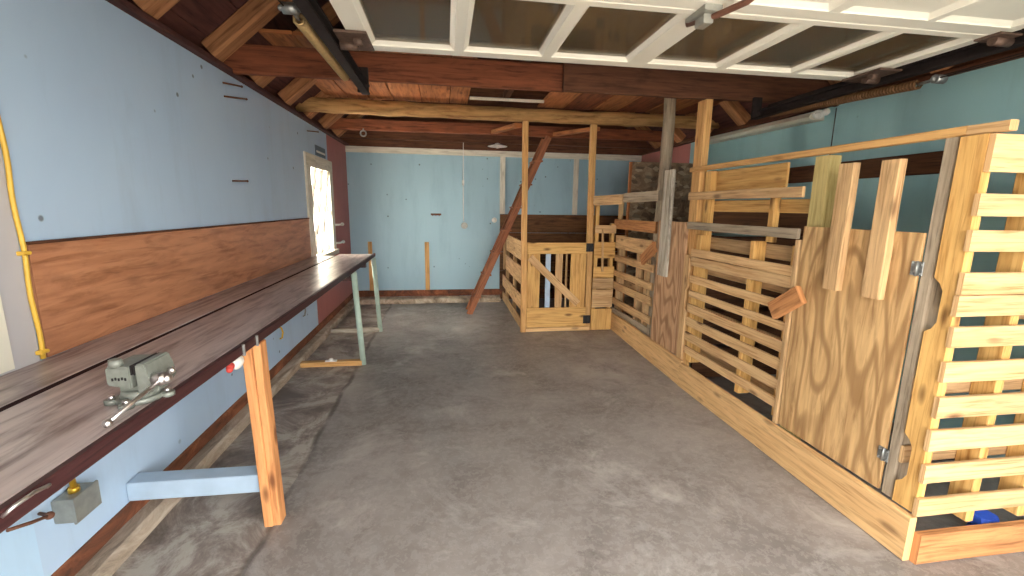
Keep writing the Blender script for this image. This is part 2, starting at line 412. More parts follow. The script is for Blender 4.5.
# plank lining of the back wall behind the stalls
b = BM()
for z0, z1 in ((.0, .17), (.174, .47), (.474, .78), (.784, 1.09), (1.094, 1.385)): bx(b, .872, 3.18, YB - .03, YB - .001, z0, z1, n=4)
struct('trim_12', b, 'backplank')
# other side wall
b = BM(); bx(b, XR, XR + .1, -.4, 5.6, 0, PZ, **FL); struct('wall_right', b, 'blue_right')
b = BM(); bx(b, XR, XR + .1, 5.6, YB, 0, PZ, **FL); struct('wall_right_end', b, 'pink')
b = BM(); bx(b, XR - .022, XR, 1.3, 5.55, 1.755, 1.897, n=5); struct('trim_13', b, 'dark')
b = BM()
for z0, z1 in ((0.02, .3), (.304, .6), (.604, .9), (.904, 1.2)): bx(b, XR - .024, XR, 2.9, 5.15, z0, z1, n=3)
struct('trim_14', b, 'dark')
b = BM(); bx(b, XR - .05, XR + .12, -.4, YB, PZ, PZ + .03, n=2, warp=0); bx(b, XR + .05, XR + .12, -.4, YB, PZ + .03, PZ + .085, n=2, warp=0); struct('trim_15', b, 'beam_dark')
b = BM(); bx(b, XR - .004, XR + .001, 3.387, 3.397, .3, 2.34, n=1, warp=0); struct('trim_16', b, 'black')
# gables
def gable(name, y0, y1, zlow, mat):
    b = BM(); xm = (XL + XR) / 2
    pts = [(XL - .1, y0, zlow), (XR + .1, y0, zlow), (XR + .1, y0, 2.45), (xm, y0, 4.5), (XL - .1, y0, 2.45)]
    prism(b, pts, (0, y1 - y0, 0)); return struct(name, b, mat)
gable('wall_gable_back', YB, YB + .1, PZ, 'beam_dark')
gable('wall_gable_front', -.4, -.3, 2.3, 'beam_dark')
b = BM(); bx(b, XL - .1, -.50, -.4, -.3, 0, 2.3, **FL); bx(b, 2.44, XR + .1, -.4, -.3, 0, 2.3, **FL); struct('wall_front', b, 'plaster')
# roof deck
SL = .87
b = BM(); xm = (XL + XR) / 2; zr = 2.50 + SL * (xm - XL)
for sgn, xe in ((-1, XL), (1, XR)):
    for k in range(12):
        f0, f1 = k / 12, (k + .985) / 12
        xa, xb = xe + (xm - xe) * f0, xe + (xm - xe) * f1
        za, zb = 2.50 + SL * abs(xa - xe), 2.50 + SL * abs(xb - xe)
        c = Vector(((xa + xb) / 2, 0, (za + zb) / 2 + .02)); wd = Vector((xb - xa, 0, zb - za))
        board(b, c + Vector((0, -.5, 0)), c + Vector((0, YB + .1, 0)), wd, wd.length, .02, n=2, warp=.001)
    d = Vector((xe - xm, 0, -SL * abs(xe - xm))).normalized()
    board(b, Vector(((xe + xm) / 2, -.5, (2.5 + zr) / 2 + .045)), Vector(((xe + xm) / 2, YB + .2, (2.5 + zr) / 2 + .045)), d, 3.5, .02, n=1, warp=0)
struct('ceiling', b, 'deck')

# window
b = BM(); X0, X1 = XL - .10, XL + .02
bx(b, X0, X1, 5.02, 5.19, .90, 1.90, n=2, warp=0); bx(b, X0, X1, 5.99, 6.13, .90, 1.90, n=2, warp=0)
bx(b, X0, X1, 5.02, 6.13, 1.90, 2.04, n=2, warp=0); bx(b, X0 - .02, X1 + .03, 5.02, 6.13, .865, .925, n=2, warp=0)
win = struct('window_1', b, 'white_batten')
b = BM(); bx(b, XL - .075, XL - .069, 5.18, 6.0, .92, 1.91, **FL); struct('pane', b, 'glow_glass', win)
b = BM()
for s_ in (-1, 1):
    for k in range(-3, 6):
        y0 = 5.19 + k * .27; y1 = y0 + .98 / 1.9
        a = Vector((XL - .02 + .018 * s_, y0 if s_ > 0 else y1, .925)); c = Vector((XL - .02 + .018 * s_, y1 if s_ > 0 else y0, 1.905))
        # clip to the opening
        d = c - a; t0, t1 = 0, 1
        for lim, sg in ((5.19, 1), (5.99, -1)):
            if abs(d.y) > 1e-6:
                tt = (lim - a.y) / d.y
                if (d.y > 0) == (sg > 0): t0 = max(t0, tt)
                else: t1 = min(t1, tt)
        if t1 - t0 > .06: board(b, a + d * t0, a + d * t1, (0, 1, 0), .026, .030, n=1, warp=0, ch=.0005)
struct('lattice_grille', b, 'twine', win)

# ================================================================ ROOF TIMBERS
for k, y in enumerate((.6, 1.3, 1.95, 2.6, 3.27, 3.92, 4.55, 5.2, 5.85, 6.5)):
    for xe, side in ((XL, 'window'), (XR, 'stall')):
        sg = 1 if xe < 0 else -1
        p0 = Vector((xe + sg * .0, y, PZ + .03 + .05)); p1 = Vector((xm - sg * .05, y, p0.z + SL * abs(xm - sg * .05 - xe)))
        b = BM(); board(b, p0 - (p1 - p0) * .0, p1, (0, 1, 0), .135, .11, n=5, warp=.006, ch=.015)
        o = one('rafter', b, 'rafter', 'rough sawn brown rafter rising from the %s wall plate into the dark roof' % side, 'rafter', 'rafters on the %s side' % side)
b = BM(); bx(b, XL, .90, 3.42, 3.47, 2.362, 2.55, n=6, warp=.003, ch=.008)
one('ceiling_beam', b, 'beam', 'reddish old tie beam resting on the window wall, in front of the loft boards', 'beam')
b = BM(); bx(b, .88, XR, 3.37, 3.42, 2.352, 2.55, n=5, warp=.003, ch=.008)
one('ceiling_beam', b, 'beam_dark', 'dark brown plank tie beam above the stalls that laps the reddish beam', 'beam')
b = BM(); n = 26; pts = []; rs = []
for k in range(n + 1):
    f = k / n; pts.append((XL - .06 + (XR - XL + .12) * f, 5.13 + random.uniform(-.006, .006) + .03 * math.sin(f * 3), 2.524 + random.uniform(-.006, .006))); rs.append(.077 - .006 * f + random.uniform(-.005, .005))
tube(b, pts, rs, 14)
one('log_beam', b, 'log', 'peeled pale round log beam spanning the room behind the reddish beam', 'beam')
b = BM(); bx(b, XL - .06, XR + .06, 6.12, 6.2, 2.446, 2.585, n=6, warp=.004, ch=.01)
one('ceiling_beam', b, 'beam', 'red brown beam behind the round log with the ladder top against it', 'beam')
b = BM(); bx(b, XL - .06, XR + .06, 6.86, 6.95, 2.446, 2.60, n=6, warp=.004, ch=.01)
one('ceiling_beam', b, 'beam_dark', 'dark beam close above the white strip of the back wall', 'beam')
x = -1.22
ws = [.22, .22, .25, .30, .30, .20]
lab = ['first', 'second', 'third', 'fourth', 'fifth', 'sixth']
for k, w in enumerate(ws):
    b = BM(); bx(b, x, x + w - .008, 3.42, 5.22, 2.625, 2.65, n=3, warp=.002); x += w
    one('loft_board', b, 'loft', '%s orange brown loft board from the window wall, across the beams' % lab[k], 'board', 'loft boards beside the hatch opening')
x = 1.06
for k, w in enumerate((.32, .34, .30, .34, .34, .26)):
    b = BM(); bx(b, x, x + w - .012, 3.42, 5.22, 2.625, 2.65, n=3, warp=.002); x += w
    one('loft_board', b, 'beam' if k % 2 else 'loft', '%s loft board beyond the hatch opening, above the stalls' % lab[k], 'board', 'loft boards above the stalls')
b = BM(); bx(b, .27, 1.06, 4.86, 4.90, 2.60, 2.625, n=1); one('hatch_strip', b, 'white_batten', 'thin pale strip along the edge of the loft hatch opening', 'strip')
b = BM(); bx(b, .66, .72, 3.5, 5.2, 2.68, 2.76, n=2); one('loft_joist', b, 'beam_dark', 'dark joist crossing inside the loft hatch opening', 'joist')
for (p0, p1, lb) in (((.84, 5.2, 2.42), (.66, 6.1, 2.48), 'short brown brace running from the thin gate post towards the back beam'),
                     ((1.78, 5.22, 2.42), (1.50, 6.1, 2.48), 'short brown brace running from the hinge side gate post towards the back beam')):
    b = BM(); board(b, p0, p1, (1, 0, 0), .09, .045); one('brace', b, 'loft', lb, 'brace')

# ================================================================ GARAGE DOOR (open, overhead)
DX0, DX1, DZ = -.42, 2.36, 2.25
door = thing('garage_door', 'white sectional overhead garage door rolled up flat below the rafters', 'garage door', ((DX0 + DX1) / 2, 1.36, DZ))
def door_section(y0, y1, glazed, edge0=True):
    """white frame with six recessed fields; rails along x at y0 and y1"""
    b = BM(); r0, r1 = .045, .075
    fields = [(-.333, .052), (.104, .492), (.545, .949), (1.062, 1.454), (1.51, 1.90), (1.94, 2.30)]
    bx(b, DX0, DX1, y0, y0 + r0, DZ, DZ + .04, n=1, warp=0, ch=.003); bx(b, DX0, DX1, y1 - r1, y1, DZ, DZ + .04, n=1, warp=0, ch=.003)
    xs = [DX0] + [v for f in fields for v in f] + [DX1]
    for k in range(0, len(xs), 2):
        bx(b, xs[k], xs[k + 1], y0 + r0 - .003, y1 - r1 + .003, DZ + .0005, DZ + .0395, n=1, warp=0, ch=.003)
    sec = obj('door_section', b, 'door_white', door)
    for fx0, fx1 in fields:
        fy0, fy1 = y0 + r0, y1 - r1
        m = BM(); g = .02
        for (xa, xb, ya, yb, nx, ny) in ((fx0, fx1, fy0, fy0 + g, 0, 1), (fx0, fx1, fy1 - g, fy1, 0, -1), (fx0, fx0 + g, fy0, fy1, 1, 0), (fx1 - g, fx1, fy0, fy1, -1, 0)):
            # sloping bead
            if ny: pts = [(xa, ya if ny > 0 else yb, DZ + .006), (xb, ya if ny > 0 else yb, DZ + .006), (xb - g, yb if ny > 0 else ya, DZ + .020), (xa + g, yb if ny > 0 else ya, DZ + .020)]
            else: pts = [(xa if nx > 0 else xb, ya, DZ + .006), (xa if nx > 0 else xb, yb, DZ + .006), (xb if nx > 0 else xa, yb - g, DZ + .020), (xb if nx > 0 else xa, ya + g, DZ + .020)]
            prism(m, pts, (0, 0, .01))
        obj('glazing_bead' if glazed else 'panel_moulding', m, 'door_white', sec)
        m = BM(); bx(m, fx0 + .012, fx1 - .012, fy0 + .012, fy1 - .012, DZ + .019, DZ + .024, n=1, warp=0, ch=.0005)
        obj('window_pane' if glazed else 'door_panel', m, 'glass' if glazed else 'door_white', sec)
door_section(1.722, 2.425, True)
door_section(1.145, 1.716, False)
door_section(.55, 1.139, False)
door_section(-.05, .544, False)
b = BM(); bx(b, .96, 1.03, 1.66, 1.80, DZ - .022, DZ + .002, n=1, warp=0); bx(b, .975, 1.015, 1.69, 1.75, DZ - .055, DZ - .02, n=1, warp=0)
obj('centre_hinge', b, 'zinc', door, 'grey steel hinge box')
b = BM(); tube(b, [(.97, 1.80, DZ - .02), (1.02, 1.68, DZ - .03), (1.05, 1.55, DZ - .035), (1.06, 1.45, DZ - .02)], .012, 8); obj('lift_strap', b, 'rust', door, 'rusty lift strap')
for xx, sg in ((DX0, 1), (DX1, -1)):
    b = BM(); bx(b, min(xx - .05 * sg, xx + .09 * sg), max(xx - .05 * sg, xx + .09 * sg), 2.17, 2.40, DZ - .012, DZ - .001, n=1, warp=0)
    tube(b, [(xx - .05 * sg, 2.31, DZ - .02), (xx + .03 * sg, 2.31, DZ - .02)], .022, 10); tube(b, [(xx + .02 * sg, 2.25, DZ - .02), (xx + .06 * sg, 2.25, DZ - .02)], .018, 10)
    obj('roller_bracket', b, 'bracket', door, 'grimy roller bracket')
    for yy in (1.72, 1.142):
        b = BM(); bx(b, min(xx - .05 * sg, xx + .06 * sg), max(xx - .05 * sg, xx + .06 * sg), yy - .05, yy + .05, DZ - .01, DZ - .001, n=1, warp=0)
        tube(b, [(xx - .06 * sg, yy, DZ - .02), (xx + .03 * sg, yy, DZ - .02)], .02, 10); obj('edge_hinge', b, 'bracket', door, 'grimy edge hinge')
# tracks and springs
for xx, sg, wl_, y1 in ((-.50, 1, 'window', 3.2), (2.45, -1, 'stall', 3.38)):
    b = BM(); prof = [(0, 0), (.05, 0), (.05, .012), (.012, .012), (.012, .05), (.05, .05), (.05, .062), (0, .062)]
    prism(b, [(xx - .03 * sg + u * sg, -.2, DZ - .035 + v) for u, v in prof], (0, y1 + .2, 0))
    t = thing('door_track', 'dark steel overhead door track along the %s side of the room' % wl_, 'door track', (xx, 1.5, DZ), 'overhead door tracks')
    obj('rail', b, 'dark_metal', t)
    b = BM(); bx(b, xx - .045 * sg - .004, xx - .045 * sg + .004, -.2, y1 - .1, DZ + .01, DZ + .06, n=1, warp=0)
    obj('angle_iron', b, 'dark_metal', t)
    b = BM(); bx(b, xx - .05, xx + .02, y1 - .06, y1 - .03, DZ - .03, 2.37, n=1, warp=0); obj('hanger', b, 'dark_metal', t)
def coil(b, p0, p1, r, turns, wire):
    p0, p1 = Vector(p0), Vector(p1); ax = (p1 - p0); u = Vector((1, 0, 0)); v = ax.normalized().cross(u)
    n = turns * 7; tube(b, [p0 + ax * (k / n) + u * r * math.cos(2 * PI * k / 7) + v * r * math.sin(2 * PI * k / 7) for k in range(n + 1)], wire, 5)
for nm, mt, pts, cab, lb in (('tan', 'spring', ((-.582, 2.08, 2.245), (-.582, 2.95, 2.255)), (-.582, .2, 2.25), 'tan extension spring stretched beside the track on the window side'),
                             ('brown', 'spring_brown', ((2.50, 2.15, 2.172), (2.50, 3.25, 2.235)), (2.52, .2, 2.20), 'brown sagging extension spring beside the track above the stalls')):
    p0, p1 = Vector(pts[0]), Vector(pts[1])
    t = thing('door_spring', lb, 'spring', (p0 + p1) / 2)
    b = BM(); coil(b, p0, p1, .022, 60, .006); obj('coil', b, mt, t)
    b = BM(); tube(b, [p0, p0 + Vector((0, -.1, .004))], .008, 6); tube(b, [p0 + Vector((-.028, -.1, 0)), p0 + Vector((.028, -.1, 0))], .022, 10); ball(b, p0 + Vector((-.035, -.1, 0)), .012); ball(b, p0 + Vector((.035, -.1, 0)), .012)
    obj('pulley', b, 'metal', t, 'shiny steel pulley and clevis')
    b = BM(); tube(b, [p0 + Vector((-.02, -.1, .0)), Vector(cab) + Vector((-.02, 0, .0))], .003, 5); tube(b, [p0 + Vector((.02, -.1, .02)), Vector(cab) + Vector((.02, 0, .03))], .003, 5)
    obj('lift_cable', b, 'dark_metal', t)
    b = BM(); tube(b, [p1, p1 + Vector((0, .12, .03))], .007, 6); obj('end_hook', b, 'dark_metal', t)

# ================================================================ WORKBENCH
BT = .935
bench = thing('workbench', 'long wooden workbench with worn maroon plank top along the window wall', 'workbench', (-1.1, 3.0, 0))
def plank(poly, z0, z1): 
    b = BM(); prism(b, [(x, y, z0) for x, y in poly], (0, 0, z1 - z0)); return b
def subdiv_uv(b): return b
b = BM(); board(b, (-1.015, .15, BT - .0175), (-1.035, 5.34, BT - .0175), (1, 0, 0), .365, .034, n=10, warp=.0015, ch=.005)
obj('top_plank', b, 'bench', bench)
b = BM(); board(b, (-1.333, .15, BT - .0175), (-1.341, 5.16, BT - .0175), (1, 0, 0), .218, .034, n=10, warp=.0015, ch=.004)
obj('top_plank', b, 'bench', bench)
b = BM(); board(b, (-1.2135, .16, BT - .014), (-1.2275, 5.15, BT - .014), (1, 0, 0), .0295, .022, n=2, warp=0, ch=.001); obj('gap_shade_strip', b, 'crack', bench, 'dark strip added as shade in the gap between the planks')  # added strip that paints the open gap as dark as its shade
b = BM(); board(b, (-.822, .15, BT - .02), (-.842, 5.44, BT - .02), (0, 0, 1), .042, .022, n=12, warp=.0012, ch=.004)
obj('front_edge', b, 'bench_edge', bench, 'dark maroon front edge')
b = BM(); bx(b, XL + .1, -.88, 5.02, 5.08, BT - .12, BT - .05, n=2); obj('end_cleat', b, 'bench_edge', bench)
for y in (2.06, 4.2):
    b = BM(); bx(b, XL + .02, -.85, y + .04, y + .08, BT - .14, BT - .05, n=2); obj('cross_bearer', b, 'bench_edge', bench)
# wooden leg
b = BM(); board(b, (-.868, 2.03, .893), (-.842, 2.025, 0.0), (0, 1, 0), .085, .04, n=4); 
o = obj('leg', b, 'leg', bench, 'orange sawn timber leg')
b = BM(); board(b, (-.828, 2.03, .893), (-.806, 2.025, 0.0), (0, 1, 0), .072, .034, n=4); obj('leg_doubler', b, 'leg', o)
for yy in (1.845, 1.975):
    b = BM(); bx(b, -.821, -.810, yy, yy + .014, BT - .045, BT + .002, n=1, warp=0)
    obj('corner_clip', b, 'metal', bench, 'pale metal clip over the front edge')
b = BM(); board(b, (XL + .005, 2.08, .197), (-.872, 2.075, .197), (0, 1, 0), .09, .09, n=3, warp=.001); obj('leg_brace', b, 'blue_lumber', bench, 'pale blue painted timber brace from leg to wall')
for yy in (4.17, 5.31):
    b = BM(); tube(b, [(-.838, yy, .893), (-.79, yy, 0.0)], .027, 14); o = obj('pipe_leg', b, 'green_pipe', bench, 'pale green painted pipe leg')
    b = BM(); bx(b, XL + .1, -.80, yy - .035, yy + .035, .0, .045, n=4); obj('foot_rail', b, 'fir' if yy < 5 else 'oldgrey', bench)
b = BM(); ball(b, (-1.08, 4.16, .06), .022, (1, 1, .8)); bx(b, -1.13, -1.03, 4.14, 4.18, .046, .056, n=1, warp=0); obj('floor_flange', b, 'white_plastic', bench, 'small white knob on the foot rail')
b = BM(); tube(b, [(-.815, .85, .925), (-.802, .862, .938), (-.80, .90, .939), (-.802, .935, .932), (-.815, .945, .922)], .004, 8); obj('pull_handle', b, 'steel', bench, 'thin curved metal pull')

# bench vise
v = thing('bench_vise', 'grey cast iron bench vise bolted near the front edge of the workbench', 'vise', (-.885, 1.35, BT))
VX, VY = -.884, 1.35
b = BM(); tube(b, [(VX, VY, BT), (VX, VY, BT + .016)], .056, 26); tube(b, [(VX, VY, BT + .016), (VX, VY, BT + .036)], [.048, .040], 26)
lug = [(VX + .064 * math.cos(a), VY + .064 * math.sin(a)) for a in (3.55, 4.75, .25, 1.9)]
for lx, ly in lug: tube(b, [(lx, ly, BT), (lx, ly, BT + .013)], .018, 14)
obj('swivel_base', b, 'vise', v)
for lx, ly in lug:
    b = BM(); tube(b, [(lx, ly, BT + .012), (lx, ly, BT + .024)], .009, 6); obj('base_bolt', b, 'steel', v)
def bevelled(b): bmesh.ops.bevel(b, geom=[e for e in b.edges if e.calc_length() > .018], offset=.004, segments=2, affect='EDGES'); return b
b = BM()
prism(b, [(-.93, 1.296, .998), (-.868, 1.296, .985), (-.868, 1.296, 1.05), (-.93, 1.296, 1.05)], (0, .118, 0))
prism(b, [(-.92, 1.325, .962), (-.864, 1.325, .962), (-.868, 1.325, 1.0), (-.92, 1.325, 1.0)], (0, .06, 0)); bevelled(b)
obj('fixed_jaw', b, 'vise', v)
b = BM(); tube(b, [(-.912, 1.315, 1.048), (-.912, 1.315, 1.068)], [.018, .015], 14); obj('anvil', b, 'vise', v)
b = BM()
for k in range(5): bx(b, -.915 + k * .008, -.9105 + k * .008, 1.2945, 1.2965, 1.012 + .002 * (k % 2), 1.020 + .002 * (k % 2), n=1, warp=0, ch=.0003)
obj('cast_mark', b, 'black', v, 'small dark cast mark')
b = BM()
prism(b, [(-.856, 1.296, .975), (-.834, 1.296, .965), (-.815, 1.296, .99), (-.826, 1.296, 1.03), (-.832, 1.296, 1.056), (-.856, 1.296, 1.056)], (0, .118, 0))
prism(b, [(-.90, 1.328, .962), (-.822, 1.328, .962), (-.822, 1.328, 1.005), (-.90, 1.328, 1.005)], (0, .055, 0)); bevelled(b)
obj('sliding_jaw', b, 'vise', v)
for xa in (-.868, -.8605):
    b = BM(); bx(b, xa, xa + .0045, 1.298, 1.412, 1.026, 1.054, n=1, warp=0, ch=.001); obj('jaw_plate', b, 'black', v, 'dark jaw plate')
b = BM(); tube(b, [(-.822, 1.312, 1.008), (-.80, 1.312, 1.008), (-.786, 1.312, 1.008)], [.016, .02, .015], 16); ball(b, (-.788, 1.312, 1.008), .0155); scr = obj('screw_boss', b, 'steel', v, 'shiny round screw head')
b = BM(); tube(b, [(-.80, 1.105, .982), (-.80, 1.355, 1.014)], .0055, 10); hb = obj('handle_bar', b, 'steel', v, 'polished steel handle bar')
for kp in ((-.80, 1.10, .981), (-.80, 1.36, 1.015)):
    b = BM(); ball(b, kp, .0105); obj('end_knob', b, 'steel', hb)

# things below and on the bench wall
jb = thing('junction_box', 'grey steel electrical box on the blue wall under the workbench', 'electrical box', (-1.41, 1.735, .318))
b = BM(); bx(b, XL + .002, -1.375, 1.68, 1.79, .318, .412, n=1, warp=0, ch=.004); obj('box', b, 'zinc', jb)
b = BM(); bx(b, -1.38, -1.37, 1.675, 1.795, .313, .417, n=1, warp=0, ch=.004); obj('cover_plate', b, 'zinc', jb)
b = BM(); tube(b, [(-1.41, 1.735, .411), (-1.41, 1.735, .432)], .018, 8); tube(b, [(-1.41, 1.735, .43), (-1.41, 1.735, .90)], .010, 10); obj('conduit_fitting', b, 'brass', jb, 'yellow conduit fitting rising to the bench')
b = BM(); tube(b, [(XL + .004, 1.63, .40), (XL + .05, 1.612, .402), (XL + .056, 1.54, .43), (XL + .05, 1.47, .458)], .006, 8); ball(b, (XL + .05, 1.612, .402), .014)
one('wall_rod', b, 'rust', 'rusty iron rod with a round head on the blue wall beside the electrical box', 'rod')
r = thing('rag', 'white rag with a red end hanging under the bench front edge', 'rag', (-.86, 1.83, .83))
b = BM(); ball(b, (-.852, 1.87, .856), .03, (.6, 1.5, .9)); obj('cloth', b, 'white_plastic', r)
b = BM(); ball(b, (-.850, 1.805, .860), .02, (.6, 1.3, .8)); ball(b, (-.845, 1.785, .855), .012); obj('red_end', b, 'red', r)
b = BM(); bx(b, XL + .001, XL + .03, 3.93, 4.05, .64, .71, n=1, warp=0, ch=.006); one('wall_outlet', b, 'white_plastic', 'white outlet box on the blue wall below the bench', 'outlet')
for yy, zz, lb in ((3.95, .40, 'small yellow hook low on the blue wall under the bench'), (4.6, .44, 'small grey hook low on the blue wall nearer the window')):
    b = BM(); tube(b, [(XL + .001, yy, zz + .05), (XL + .03, yy, zz + .04), (XL + .04, yy, zz), (XL + .03, yy, zz - .05), (XL + .012, yy, zz - .06)], .007, 8)
    one('wall_hook', b, 'brass' if yy < 4 else 'metal', lb, 'hook')
c = thing('cable', 'yellow cable clipped down the edge of the grey white wall panel', 'cable', (XL, 1.745, .94))
b = BM(); tube(b, [(XL + .014, 1.742 + .004 * math.sin(k * .9), .94 + k * .045) for k in range(32)], .0075, 8); obj('sheath', b, 'yellow_cable', c)
for zz in (.965, 1.32, 1.9):
    b = BM(); bx(b, XL + .001, XL + .026, 1.728, 1.758, zz - .007, zz + .007, n=1, warp=0); obj('clip', b, 'yellow_cable', c)
b = BM()
p = thing('wall_plate', 'slate blue metal plate with a pale stripe above the window', 'plate', (XL, 5.66, 2.06))
bx(b, XL + .001, XL + .008, 5.46, 5.88, 2.05, 2.165, n=1, warp=0); obj('plate_sheet', b, 'plate', p)
b = BM(); bx(b, XL + .008, XL + .010, 5.49, 5.86, 2.085, 2.108, n=1, warp=0, ch=.0003); obj('stripe', b, 'white_plastic', p, 'pale stripe')
for zz, lb in ((1.236, 'upper white stay arm on the pink wall beside the window'), (.995, 'lower white stay arm on the pink wall beside the window')):
    b = BM(); tube(b, [(XL + .004, 6.16, zz), (XL + .05, 6.17, zz), (XL + .055, 6.36, zz)], .014, 8); ball(b, (XL + .055, 6.37, zz), .024); one('window_stay', b, 'white_plastic', lb, 'window stay')
for (y0, z0, y1, z1, lb) in ((3.37, 2.285, 3.54, 2.305, 'iron spike high on the blue wall close under the roof, the shorter upper one'), (3.37, 2.20, 3.60, 2.235, 'iron spike high on the blue wall close under the roof, the longer lower one'),
                             (3.37, 1.65, 3.49, 1.656, 'rusty spike at mid height on the blue wall above the plywood strip'), (5.2, 2.27, 5.45, 2.30, 'thin iron spike under the end of the log beam')):
    b = BM(); tube(b, [(XL + .002, y0, z0), (XL + .03, (y0 + y1) / 2, (z0 + z1) / 2), (XL + .05, y1, z1)], .006, 7); ball(b, (XL + .05, y1, z1), .008)
    one('wall_spike', b, 'rust', lb, 'spike')

# back wall fittings
cd = thing('hanging_cord', 'thin grey cord hanging from the beam in front of the back wall', 'cord', (.285, 7.05, 1.22))
b = BM(); tube(b, [(.287, 6.95, 2.45), (.287, 7.03, 2.2), (.284, 7.05, 1.9), (.285, 7.06, 1.35), (.29, 7.06, 1.27)], .0055, 6); obj('cord', b, 'white_plastic', cd)
b = BM(); tube(b, [(.284, 7.05, 1.90), (.284, 7.05, 1.82)], .016, 10); obj('inline_switch', b, 'white_plastic', cd)
b = BM(); tube(b, [(.30, 7.045, 1.2), (.30, 7.095, 1.2)], .052, 14); tube(b, [(.30, 7.03, 1.2), (.30, 7.046, 1.2)], .032, 12); obj('socket_box', b, 'zinc', cd, 'round grey socket')
b = BM(); ball(b, (.78, 7.08, 1.29), .034, (1, .6, 1)); tube(b, [(.78, 7.09, 1.29), (.78, 7.10, 1.29)], .042, 12); one('porcelain_knob', b, 'white_plastic', 'round white porcelain knob on the back wall beside the ladder', 'knob')
b = BM(); bx(b, -.22, -.06, 7.085, 7.10, 1.355, 1.385, n=1, warp=0)
for xx in (-.19, -.14, -.09): tube(b, [(xx, 7.085, 1.365), (xx, 7.06, 1.35), (xx, 7.055, 1.375)], .006, 6)
one('hook_rail', b, 'rust', 'small rusty hook rail at the seam of the back wall', 'hook rail')
lp = thing('ceiling_lamp', 'flat white enamel lamp shade under the dark beam by the back wall', 'lamp', (.80, 6.80, 2.40))
b = BM(); tube(b, [(.80, 6.905, 2.398), (.80, 6.905, 2.405), (.80, 6.905, 2.43)], [.15, .145, .05], 24); obj('lamp_shade', b, 'white_plastic', lp)
b = BM(); tube(b, [(.80, 6.905, 2.425), (.80, 6.905, 2.446)], .04, 12); tube(b, [(.80, 6.905, 2.375), (.80, 6.905, 2.402)], [.02, .032], 12); obj('lamp_holder', b, 'white_plastic', lp)
b = BM(); g = bmesh.ops.create_uvsphere(b, u_segments=8, v_segments=6, radius=.001)
b.free()
b = BM(); R0 = .035; tube(b, [(-1.02 + R0 * math.cos(a * PI / 6), 6.11, 2.40 + R0 * math.sin(a * PI / 6)) for a in range(13)], .010, 7, caps=False); tube(b, [(-1.02, 6.11, 2.435), (-1.02, 6.13, 2.47)], .008, 6)
one('iron_ring', b, 'metal', 'small metal ring hanging from the red brown beam near the window corner', 'ring')

# light trough along the stall wall
tr = thing('light_trough', 'long white trough fixture along the top of the blue stall wall', 'light fixture', (3.12, 4.4, 2.26))
b = BM(); prism(b, [(XR - .004, 3.5, 2.345), (XR - .12, 3.5, 2.325), (XR - .15, 3.5, 2.285), (XR - .12, 3.5, 2.262), (XR - .004, 3.5, 2.262)], (0, 1.75, .02)); obj('housing', b, 'white', tr)
b = BM(); ball(b, (XR - .075, 3.485, 2.305), .05, (1.1, .8, .75)); ball(b, (XR - .11, 3.455, 2.29), .026); ball(b, (XR - .04, 3.45, 2.32), .03); obj('end_cap', b, 'white_plastic', tr, 'crumpled pale end cap')

# ================================================================ LADDER
ld = thing('ladder', 'red brown wooden step ladder leaning against the beam behind the gate', 'ladder', (.35, 6.3, 0))
lt = Vector((1.40, 0, 2.44)); lf = Vector((.32, 0, 0))
for yy in (6.07, 6.34):
    b = BM(); board(b, lf + Vector((0, yy, 0.0)), lt + Vector((0, yy, 0)), (1, 0, -.45), .085, .03, n=5, warp=.002); obj('rail', b, 'ladder', ld)
for k in range(7):
    p = lf.lerp(lt, .10 + k * .128)
    b = BM(); board(b, p + Vector((0, 6.05, 0)), p + Vector((0, 6.36, 0)), (1, 0, 0), .13, .022, n=2); obj('tread', b, 'ladder', ld)

# ================================================================ STALLS
# kerb boards
def kerb(x0, y0, x1, y1, h, mat, lb, nm='kerb_board'):
    b = BM(); board(b, (x0, y0, h / 2), (x1, y1, h / 2), (0, 0, 1), h - .002, .035, n=5, warp=.0015, ch=.004)
    return one(nm, b, mat, lb, 'board')
kerb(1.975, 1.402, 1.986, 3.33, .212, 'kerb', 'long pale kerb board on the floor below the plywood gate')
kerb(1.99, 3.336, 2.06, 5.10, .225, 'kerb', 'pale kerb board on the floor below the tan plywood panel')
kerb(1.993, 1.39, 3.16, 1.39, .143, 'kerb_brown', 'brown knotty board on the floor below the corner pallet')

def notched(b, x0, x1, y0, y1, z0, z1, notches, d):
    """upright pallet stringer in the y-z plane with notches cut in its y1 side"""
    pts = [(x0, y0, z0), (x0, y0, z1), (x0, y1, z1)]
    for a, c in sorted(notches, reverse=True): pts += [(x0, y1, c), (x0, y1 - d * .6, c - .02), (x0, y1 - d, c - .05), (x0, y1 - d, a + .05), (x0, y1 - d * .6, a + .02), (x0, y1, a)]
    pts.append((x0, y1, z0)); prism(b, pts, (x1 - x0, 0, 0))

# corner pallet (faces the doorway)
cp = thing('pallet', 'tall upright corner pallet with eleven pale slats facing the doorway', 'pallet', (2.5, 1.43, .15))
b = BM(); notched(b, 1.985, 2.025, 1.416, 1.508, .222, 1.792, [(.32, .55), (1.01, 1.24)], .04); obj('stringer', b, 'yellow', cp)
for x0 in (2.275, 2.555, 2.86):
    b = BM(); bx(b, x0, x0 + .04, 1.416, 1.505, .15, 1.78, n=3); obj('stringer', b, 'yellow', cp)
for k, (z0, z1) in enumerate(((1.654, 1.79), (1.491, 1.575), (1.357, 1.439), (1.188, 1.275), (1.101, 1.185), (.973, 1.058), (.826, .912), (.67, .762), (.524, .617), (.375, .459), (.218, .30))):
    b = BM(); dx = random.uniform(-.006, .006) + (.02 if k == 0 else 0)
    bx(b, 1.972 + dx, 3.16, 1.394, 1.414, z0, z1, n=4, warp=.0015, ch=.003); obj('slat', b, 'pallet', cp)
